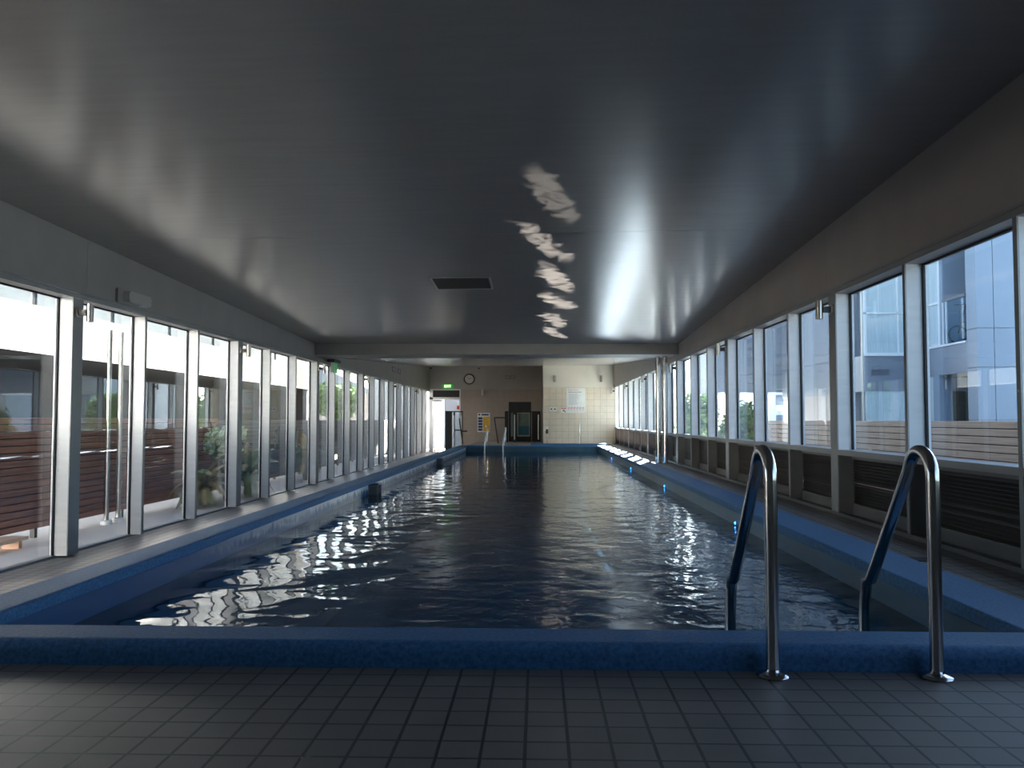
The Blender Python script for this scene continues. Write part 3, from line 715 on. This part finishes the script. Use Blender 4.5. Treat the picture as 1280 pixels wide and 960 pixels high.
MB().cbox(-6.30,-6.26,9.37,9.45,.48,.56,.01,'x').cyl((-6.28,9.41,.52),(-6.22,9.41,.52),.014,10).cyl((-6.22,9.41,.52),(-6.22,9.27,.52),.012,10).build('latch', M['steel'], fence_red)
t = thing('timber_bench', 'pale timber bench end at the foot of the red brown fence', 'bench', (-6.1, 8.9, -.495))
MB().box(-6.25,-5.98,8.0,9.62,-.40,-.36).build('seat', M['pine'], t)
for y in (8.1,9.5): MB().box(-6.22,-6.02,y,y+.06,-.495,-.40).build('leg', M['pine'], t)
for Y, l in ((11.75,'left'),(12.08,'right')):
    t = thing('steel_pole', 'slim pale steel pole standing on paving before the red fence, %s of two' % l, 'pole', (-6.18,Y,-.495), 'steel poles outside')
    MB().cyl((-6.18,Y,-.495),(-6.18,Y,2.3),.034,16).build('shaft', M['steel'], t, True)
    MB().lathe(-6.18,Y,[(.08,-.495),(.08,-.44),(.05,-.43)]).build('base_collar', M['alu'], t, True)
# building across the courtyard
struct(MB().box(XR+.1, 7.8, 17, 70, -.5, -.48), 'path', M['pave'])  # pale strip added to bounce sunlight up to the right of the ceiling
struct(MB().box(-40, -7.0, -9, 60, -.494, -.48), 'path', M['tarmac'])  # dark ground laid out of view to cut sunlit bounce indoors
bl = thing('courtyard_building', 'building with white parapet band over dark wall across the courtyard', 'building', (-9.5, 15, -.5))
BX = -9.0
MB().box(BX-7, BX-3.5, 9, 33, -.5, 2.25).build('dark_wall', M['charc'], bl)
MB().box(BX-3.5, BX-.2, 32.7, 33, -.5, 2.2).build('end_wall', M['charc'], bl)
MB().box(BX-7, BX, 9, 33, 2.2, 2.25).build('soffit', M['charc'], bl)
MB().box(BX-7, BX, 9, 33, 2.25, 3.06).build('parapet', M['whited'], bl)
MB().box(BX-7, BX-.3, 9, 33, 3.06, 6.0).build('upper_wall', M['whited'], bl)
y = 9.3; i = 0
while y < 31.5:
    MB().box(BX-.3, BX-.27, y+.09, y+1.31, 3.12, 5.2).build('upper_window', M['upglass'], bl)
    y += 1.4; i += 1
# planting
def frond(mb, base, az, L_, el0, droop, w, n=30):
    p = Vector(base); el = el0; step = L_/n
    spine = [p.copy()]
    for k in range(n):
        d = Vector((math.cos(az)*math.cos(el), math.sin(az)*math.cos(el), math.sin(el)))
        p = p+d*step; spine.append(p.copy()); el -= droop/n
    mb.tube(spine, [.010*(1-.8*k/n) for k in range(n+1)], 5)
    sd = Vector((-math.sin(az), math.cos(az), 0))
    for k in range(3, n+1):
        q = spine[k]; f = (spine[k]-spine[k-1]).normalized(); ll = w*math.sin(PI*min(1,(k+2)/(n+3)))**.6
        up = sd.cross(f)
        for s in (-1, 1):
            tip = q+(sd*s*.8+f*.55+up*(.18))*ll; mid = q+(sd*s*.5+f*.2+up*.14)*ll*.6
            e = f*.012
            b = len(mb.v); mb.v += [tuple(q-e), tuple(mid-e*1.2), tuple(tip), tuple(mid+e*1.2), tuple(q+e)]
            mb.f.append((b,b+1,b+2,b+3,b+4))
def cycad(X, Y, zb, th, L_, nf, label, m1, m2=None, frac=0., tilt=(.9,.2)):
    t = thing('cycad_palm', label, 'palm', (X,Y,zb))
    prof = [(.06,zb),(.08,zb+th*.2),(.065,zb+th*.5),(.075,zb+th*.8),(.04,zb+th+.04)]
    MB().lathe(X,Y,prof,14).build('trunk', M['bark'], t, True)
    for k in range(nf):
        mb = MB(); az = k*2.39996+random.uniform(-.15,.15); q = k/nf
        frond(mb, (X,Y,zb+th), az, L_*random.uniform(.85,1.1), tilt[0]*(1-q)+tilt[1]*q+random.uniform(-.1,.1), random.uniform(.9,1.6), .26)
        mb.v = [(X+.46*(q_[0]-X), q_[1], max(q_[2], zb+.02)) for q_ in mb.v]
        mb.build('frond', m2 if (m2 and random.random() < frac) else m1, t)
    return t
cycad(-5.78, 16.4, -.495, .34, 1.12, 34, 'low green cycad with arching fronds just outside the left glass', M['leaf'], M['yleaf'], .2, (1.2,.05))
cycad(-5.82, 14.3, -.495, .30, 1.0, 28, 'yellowing cycad drooping by the left glass, nearest of the plants', M['leaf'], M['yleaf'], .55, (1.1,.1))
cycad(-5.8, 20.6, -.495, .55, 1.0, 28, 'tall yellow green cycad farthest along outside the left glass', M['leaf'], M['yleaf'], .4, (1.3,.2))
def leaf_cloud(mb, c, r, n, size):
    for _ in range(n):
        while True:
            v = Vector((random.uniform(-1,1),random.uniform(-1,1),random.uniform(-1,1)))
            if .25 < v.length < 1: break
        v = v*(.75+.25*random.random())
        p = Vector((c[0]+v.x*r[0], c[1]+v.y*r[1], c[2]+v.z*r[2]))
        a = Vector((random.gauss(0,1),random.gauss(0,1),random.gauss(0,.7))).normalized()
        b = a.cross(Vector((random.gauss(0,1),random.gauss(0,1),random.gauss(0,1)))).normalized()
        s = size*random.uniform(.6,1.2)
        mb.poly([p-a*s, p+b*s*.45, p+a*s, p-b*s*.45])
def shrub(X, Y, zb, rx, ry, h, n, size, m, label, name='shrub', trunk=.3, cat='shrub'):
    t = thing(name, label, cat, (X,Y,zb))
    st = MB()
    for k in range(5):
        a = k*1.3; st.tube([(X,Y,zb),(X+.15*rx*math.cos(a),Y+.15*ry*math.sin(a),zb+h*.35),(X+.5*rx*math.cos(a),Y+.5*ry*math.sin(a),zb+h*.75)], [.03,.02,.01], 6)
    st.build('stem', M['bark'], t)
    mb = MB()
    z0 = zb+trunk; hh = (zb+h-z0)/2
    leaf_cloud(mb, (X,Y,z0+hh), (rx,ry,hh), n, size)
    for _ in range(9):
        a = random.uniform(0,2*PI); 
        leaf_cloud(mb, (X+.7*rx*math.cos(a), Y+.7*ry*math.sin(a), z0+hh*random.uniform(.4,1.6)), (rx*.45,ry*.45,hh*.4), n//12, size)
    mb.build('foliage', m, t)
    return t
shrub(-5.82, 15.3, -.495, .36, .40, 1.45, 520, .075, M['bleaf'], 'pale leaved shrub catching light in front of the slat fence', trunk=.75)
shrub(5.95, 24.2, -.5, .75, .75, 2.1, 2600, .085, M['leaf'], 'round dark green shrub at the end of the pale fence')
shrub(5.9, 31.0, -.5, .75, .8, 2.75, 2600, .09, M['leaf'], 'upright green shrub beside the overhanging grey block')
shrub(5.6, 38.5, -.5, .7, .8, 2.9, 1800, .10, M['leaf'], 'light green shrub farthest along outside the right windows')

# far left: pale house and tree beyond the fence
t = thing('pale_house', 'pale house with low roof beyond the grey slat fence', 'house', (-14, 52, -.5))
MB().box(-17,-10,50,58,-.5,2.6).build('walls', M['cladp'], t)
MB().prism([(-17.4,49.6,2.6),(-9.6,49.6,2.6),(-13.5,49.6,4.4)],(0,8.8,0)).build('roof', M['cladm'], t)
MB().box(-12.6,-11.6,49.96,50,.6,1.8).build('window', M['dglass'], t)
shrub(-10.6, 44, -.5, 1.2, 1.2, 3.6, 1500, .16, M['leaf'], 'loose tree standing in front of the pale house', 'garden_tree', 1.3, 'tree')

# ---------------------------------------------------------------- outside, right: fence, buildings
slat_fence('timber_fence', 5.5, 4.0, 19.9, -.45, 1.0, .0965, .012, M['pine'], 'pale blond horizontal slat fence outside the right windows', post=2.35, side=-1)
A = thing('apartment_block', 'blue grey clad apartment block with balcony outside the right windows', 'building', (11, 20, -.5))
def part(mb, name, m, par): return mb.build(name, m, par)
ax = 9.40
# pier facing the camera, with panel joints
pier = MB(); zs = [-.5, 1.0, 2.13, 2.97, 6.2, 9.5, 13.5]
for i in range(len(zs)-1):
    for (xa, xb) in ((ax, ax+.36), (ax+.372, ax+1.6), (ax+1.612, ax+4)):
        pier.box(xa, xb, 18.0, 18.42, zs[i]+.006, zs[i+1]-.006)
part(pier, 'pier', M['clad'], A)
MB().box(ax+.02, ax+3.9, 18.03, 18.40, -.5, 13.4).build('pier_core', M['cladd'], A)
# return facade along X = ax: slab bands, openings
MB().box(ax, ax+2.2, 18.42, 21, 2.05, 2.70).build('slab_band', M['cladm'], A)
MB().box(ax-.03, ax+2.2, 18.42, 21, 2.70, 2.745).build('slab_edge', M['alu'], A)
MB().box(ax, ax+2.2, 18.42, 21, 5.4, 6.1).build('slab_band', M['cladm'], A)
MB().box(ax+.06, ax+2.2, 18.42, 21, 8.2, 13.5).build('upper_wall', M['clad'], A)
MB().box(ax+.06, ax+2.2, 18.42, 21, 6.1, 8.2).build('upper_window', M['wglass'], A)
MB().box(ax+1.5, ax+1.55, 18.42, 21, 2.74, 5.4).build('balcony_glazing', M['wglass'], A)
MB().box(ax, ax+1.5, 19.45, 19.62, 2.745, 5.4).build('balcony_side_wall', M['clad'], A)
MB().box(ax+.03, ax+.06, 19.62, 21, 2.80, 5.4).build('balcony_window', M['curtain'], A)
MB().box(ax-.02, ax+.06, 20.35, 20.42, 2.745, 5.4).box(ax-.02, ax+.06, 19.6, 19.66, 2.745, 5.4).box(ax-.01,ax+.07,19.62,20.4,3.72,3.78).build('window_frame', M['alu'], A)
MB().box(ax+.8, ax+.85, 18.42, 21, -.5, 2.05).build('ground_floor_glazing', M['dglass'], A)
MB().box(ax, ax+.3, 19.7, 20.0, -.5, 2.05).build('ground_floor_pier', M['clad'], A)
MB().box(ax+.05, ax+.1, 20.0, 21, -.5, 2.05).build('ground_floor_curtain', M['curtain'], A)
# balcony railing
MB().box(ax-.012, ax, 18.45, 19.42, 2.80, 3.72).build('railing_glass', M['glassR'], A)
MB().box(ax-.03, ax+.03, 18.42, 19.45, 3.72, 3.78).build('railing_cap', M['cladd'], A)
MB().box(ax-.03, ax+.01, 19.26, 19.29, 2.74, 3.72).box(ax-.03, ax+.01, 19.40, 19.43, 2.74, 3.72).build('railing_post', M['alu'], A)
# bay facing the camera
bx = 8.18
MB().box(bx, ax+.3, 21.0, 28, 1.72, 2.62).build('bay_panel', M['cladm'], A)
MB().box(bx-.01, ax+.3, 20.95, 21.02, 2.60, 2.68).build('bay_sill', M['alu'], A)
MB().box(bx+.06, ax+.3, 21.02, 21.08, 2.68, 5.6).build('bay_window', M['curtain'], A)
MB().box(bx, bx+.06, 20.98, 21.1, 2.68, 5.6).box(bx+.82, bx+.86, 20.98, 21.1, 2.68, 5.6).box(bx+.36, bx+.385, 21.0, 21.1, 3.7, 5.6).box(bx, ax+.3, 20.98, 21.1, 3.66, 3.70).build('bay_window_frame', M['alu'], A)
MB().box(bx, ax+.3, 21.0, 28, 5.6, 13.5).build('bay_upper', M['clad'], A)
MB().box(bx+.04, ax+.3, 21.02, 21.08, -.5, 1.72).build('bay_lower_window', M['curtain'], A)
vt = MB()
for i in range(4): vt.box(bx+.17, bx+.60, 20.985, 21.0, 2.12+i*.04, 2.145+i*.04)
vt.build('vent_grille', M['cladd'], A)
# facade running away from the bay, dark recess then grey panels over pale wall
MB().box(bx+.2, bx+2, 21.1, 21.9, -.5, 1.72).box(bx+.2, bx+2, 21.1, 21.9, 2.62, 5.6).build('recess_wall', M['cladd'], A)
pn = MB()
for (ya, yb) in ((21.9,23.6),(23.61,25.3),(25.31,28.0)):
    for (za, zb2) in ((1.92,2.63),(2.64,5.6)): pn.box(bx-.01, bx+2, ya, yb, za, zb2)
pn.build('grey_panels', M['cladm'], A)
MB().box(bx+.03, bx+2, 21.9, 28, -.5, 1.92).build('pale_lower_wall', M['cladp'], A)
MB().box(bx+.0, bx+.05, 25.9, 26.5, -.5, 1.32).build('low_door', M['cladm'], A)
tag(MB().tube([(bx-.06,20.97,-.5),(bx-.06,20.97,13)], .032, 12).build('downpipe', M['steel']), 'slim steel downpipe at the corner of the blue grey block', 'pipe')
B = thing('overhanging_block', 'grey panelled upper storey block overhanging beyond the pale fence', 'building', (7.5, 29, 1.9))
pb_ = MB()
for (xa, xb) in ((5.9,6.9),(6.91,7.88),(7.89,9.6)):
    for (za, zb2) in ((1.92,2.50),(2.51,5.0),(5.01,13.5)): pb_.box(xa, xb, 28.0, 30.5, za, zb2)
pb_.build('panels', M['cladm'], B)
MB().cyl((6.2,29.8,-.5),(6.2,29.8,1.92),.12,16).cyl((9.2,29.8,-.5),(9.2,29.8,1.92),.12,16).build('columns', M['cladm'], B)
W = thing('white_building', 'bright white rendered building seen below the overhanging block', 'building', (16, 52, -.5))
MB().box(13.8, 30, 50, 58, -.5, 6).build('walls', M['whiter'], W)
for x in (14.2, 17, 20):
    MB().box(x, x+.5, 49.97, 50, 1.9, 2.8).build('window', M['cladm'], W); MB().box(x, x+.5, 49.97, 50, .4, 1.3).build('window', M['cladm'], W)

N2 = thing('fill_house', 'unseen pale grey house added behind the courtyard to bounce sunlight', 'house', (-13, -11, -.5))  # out of view, added so sunlight bounces onto the left mullions
MB().box(-24, -5.6, -14, -9, -.5, 7).build('walls', M['neutral'], N2)
# folding bicycle on the balcony
def bicycle(X, Y, z):
    t = thing('bicycle', 'dark folding bicycle parked on the balcony behind glass railing', 'bicycle', (X, Y, z))
    R = .20
    def W_(x, zz): return (X-x, Y, z+zz)
    for wx in (0, -.95):
        w = MB(); w.tube([W_(wx+R*math.cos(a*PI/16), R+R*math.sin(a*PI/16)) for a in range(32)], .022, 8, closed=True)
        wo = w.build('wheel', M['ink'], t, True)
        s = MB()
        for k in range(10):
            a = k*PI/5; s.tube([W_(wx, R), W_(wx+R*.95*math.cos(a), R+R*.95*math.sin(a))], .003, 4)
        s.cyl((X-wx,Y-.03,z+R),(X-wx,Y+.03,z+R),.022,10)
        s.build('spokes', M['steel'], t)
    f = MB()
    f.tube([W_(-.12,.50), W_(-.45,.36), W_(-.62,.36)], .024, 8); f.tube([W_(-.62,.36), W_(-.95,R)], .015, 8)
    f.tube([W_(-.66,.30), W_(-.74,.80)], .017, 8); f.tube([W_(-.72,.62), W_(-.95,R)], .012, 8)
    f.tube([W_(0,R), W_(-.10,.52)], .016, 8)
    f.build('frame', M['black'], t, True)
    h = MB(); h.tube([W_(-.10,.50), W_(-.20,.90)], .016, 8)
    h.tube([(X+.06,Y-.26,z+.92),(X+.20,Y-.1,z+.91),(X+.20,Y+.1,z+.91),(X+.06,Y+.26,z+.92)], .013, 8)
    h.tube([(X+.18,Y-.1,z+.9),(X-.02,Y-.14,z+.75),(X+.03,Y-.03,z+.45)], .005, 5)
    h.build('handlebar', M['black'], t, True)
    MB().cbox(X+.62,X+.87,Y-.07,Y+.07,z+.80,z+.85,.02,'x').build('saddle', M['ink'], t)
    MB().cyl((X+.62,Y-.06,z+.30),(X+.62,Y+.06,z+.30),.08,16).build('crank', M['steel'], t)
bicycle(ax+.20, 19.2, 2.75)

# ---------------------------------------------------------------- light: sky, sun, added lamps imitating sun glints off the water
SX, SY, SZ = 1.0, 3.6, 1.7
el = math.atan2(SZ, math.hypot(SX, SY)); az = math.atan2(SX, SY)
w = bpy.data.worlds.new('sky'); bpy.context.scene.world = w; w.use_nodes = True
nt = w.node_tree; nt.nodes.clear()
sk = nt.nodes.new('ShaderNodeTexSky'); sk.sky_type = 'NISHITA'; sk.sun_disc = False
sk.sun_elevation = el; sk.sun_rotation = az; sk.air_density = 1.0; sk.dust_density = 1.2; sk.ozone_density = 2.5
bg = nt.nodes.new('ShaderNodeBackground'); bg.inputs[1].default_value = .20
ow = nt.nodes.new('ShaderNodeOutputWorld')
hs = nt.nodes.new('ShaderNodeHueSaturation'); hs.inputs['Saturation'].default_value = .72
nt.links.new(sk.outputs[0], hs.inputs['Color']); nt.links.new(hs.outputs[0], bg.inputs[0]); nt.links.new(bg.outputs[0], ow.inputs[0])
sd = bpy.data.lights.new('sun', 'SUN'); sd.energy = 44.0; sd.angle = math.radians(.6); sd.color = (1,.91,.80)
so = bpy.data.objects.new('sun', sd); C.objects.link(so)
so.rotation_euler = Vector((SX,SY,SZ)).to_track_quat('Z','Y').to_euler()

def glint(Y0, X0, Y1, X1, wd, power, seed):
    """imitates sunlight thrown up on the ceiling by the rippled water: an added lamp with a rippled beam"""
    cx, cy = (X0+X1)/2, (Y0+Y1)/2; z = -.08
    H = zceil(cx, min(cy,18.5))-z if cy < 18.7 else zfar(cy)-z
    ld = bpy.data.lights.new('glint_lamp', 'SPOT'); ld.energy = power; ld.shadow_soft_size = 0.0; ld.spot_size = math.radians(75); ld.spot_blend = .2
    ld.color = (1,.97,.92)
    lo = bpy.data.objects.new('glint_lamp', ld); C.objects.link(lo); lo.location = (cx, cy, z); lo.rotation_euler = (PI, 0, 0)
    ld.use_nodes = True; n = ld.node_tree; L = n.links
    em = [q for q in n.nodes if q.type == 'EMISSION'][0]
    g = n.nodes.new('ShaderNodeNewGeometry'); s = n.nodes.new('ShaderNodeSeparateXYZ'); L.new(g.outputs['Incoming'], s.inputs[0])
    def math_(op, a, b=None):
        q = n.nodes.new('ShaderNodeMath'); q.operation = op
        for i, v in enumerate((a, b)):
            if v is None: continue
            if isinstance(v, (int, float)): q.inputs[i].default_value = v
            else: L.new(v, q.inputs[i])
        return q.outputs[0]
    iz = math_('DIVIDE', H, s.outputs[2])
    u = math_('MULTIPLY', s.outputs[0], iz); v = math_('MULTIPLY', s.outputs[1], iz)
    dx, dy = (X1-X0)/2, (Y1-Y0)/2; Ln = math.hypot(dx, dy); c_, s_ = dx/Ln, dy/Ln
    a = math_('DIVIDE', math_('ADD', math_('MULTIPLY', u, c_), math_('MULTIPLY', v, s_)), Ln)
    b0 = math_('ADD', math_('MULTIPLY', u, s_), math_('MULTIPLY', v, -c_))
    cb = n.nodes.new('ShaderNodeCombineXYZ'); L.new(u, cb.inputs[0]); L.new(v, cb.inputs[1]); cb.inputs[2].default_value = seed
    nz = n.nodes.new('ShaderNodeTexNoise'); nz.inputs['Scale'].default_value = 2.6; nz.inputs['Detail'].default_value = 1.5; nz.inputs['Distortion'].default_value = .8
    L.new(cb.outputs[0], nz.inputs['Vector'])
    off = math_('MULTIPLY', math_('SUBTRACT', nz.outputs[0], .5), 2.4)
    b = math_('ADD', math_('DIVIDE', b0, wd), off)
    r2 = math_('ADD', math_('POWER', math_('ABSOLUTE', a), 2.6), math_('MULTIPLY', b, b))
    mask = n.nodes.new('ShaderNodeMapRange'); mask.interpolation_type = 'SMOOTHSTEP'
    mask.inputs[1].default_value = 1.0; mask.inputs[2].default_value = .2; L.new(r2, mask.inputs[0])
    wv = n.nodes.new('ShaderNodeTexNoise'); wv.inputs['Scale'].default_value = 3.2; wv.inputs['Detail'].default_value = 2; wv.inputs['Distortion'].default_value = .9
    L.new(cb.outputs[0], wv.inputs['Vector'])
    ridge = math_('SUBTRACT', 1, math_('MULTIPLY', math_('ABSOLUTE', math_('SUBTRACT', wv.outputs[0], .5)), 5))
    rr = n.nodes.new('ShaderNodeMapRange'); rr.inputs[1].default_value = .0; rr.inputs[2].default_value = 1; rr.inputs[3].default_value = .25; rr.inputs[4].default_value = 1.9
    L.new(ridge, rr.inputs[0])
    L.new(math_('MULTIPLY', math_('POWER', mask.outputs[0], 1.5), rr.outputs[0]), em.inputs['Strength'])
GP = 130
glint(6.75, -.10, 8.9, .42, .20, GP*.32, 1.3)
glint(8.45, -.27, 10.7, .45, .17, GP*.8, 7.7)
glint(10.3, .0, 12.8, .52, .20, GP*1.2, 3.1)
glint(12.4, .03, 14.2, .60, .22, GP*1.3, 9.2)
glint(14.2, .10, 16.3, .52, .22, GP*1.3, 5.6)
glint(15.8, .05, 17.9, .62, .18, GP*1.2, 11.4)

# ---------------------------------------------------------------- camera and view
cd = bpy.data.cameras.new('camera'); cam = bpy.data.objects.new('camera', cd); C.objects.link(cam)
cd.sensor_width = 36; cd.lens = 36*1036/1280; cd.clip_end = 500; cd.clip_start = .05
cam.location = (0, 0, 1); cam.rotation_euler = (math.radians(90+2.487), 0, math.radians(1.795))
sc = bpy.context.scene; sc.camera = cam
sc.view_settings.view_transform = 'Standard'; sc.view_settings.look = 'None'; sc.view_settings.gamma = 1
sc.view_settings.use_curve_mapping = False; sc.view_settings.exposure = 1.82
cy = sc.cycles
cy.use_denoising = True; cy.max_bounces = 10; cy.diffuse_bounces = 5; cy.glossy_bounces = 5; cy.transparent_max_bounces = 24
cy.sample_clamp_indirect = 6; cy.caustics_refractive = False; cy.caustics_reflective = False; cy.blur_glossy = .5
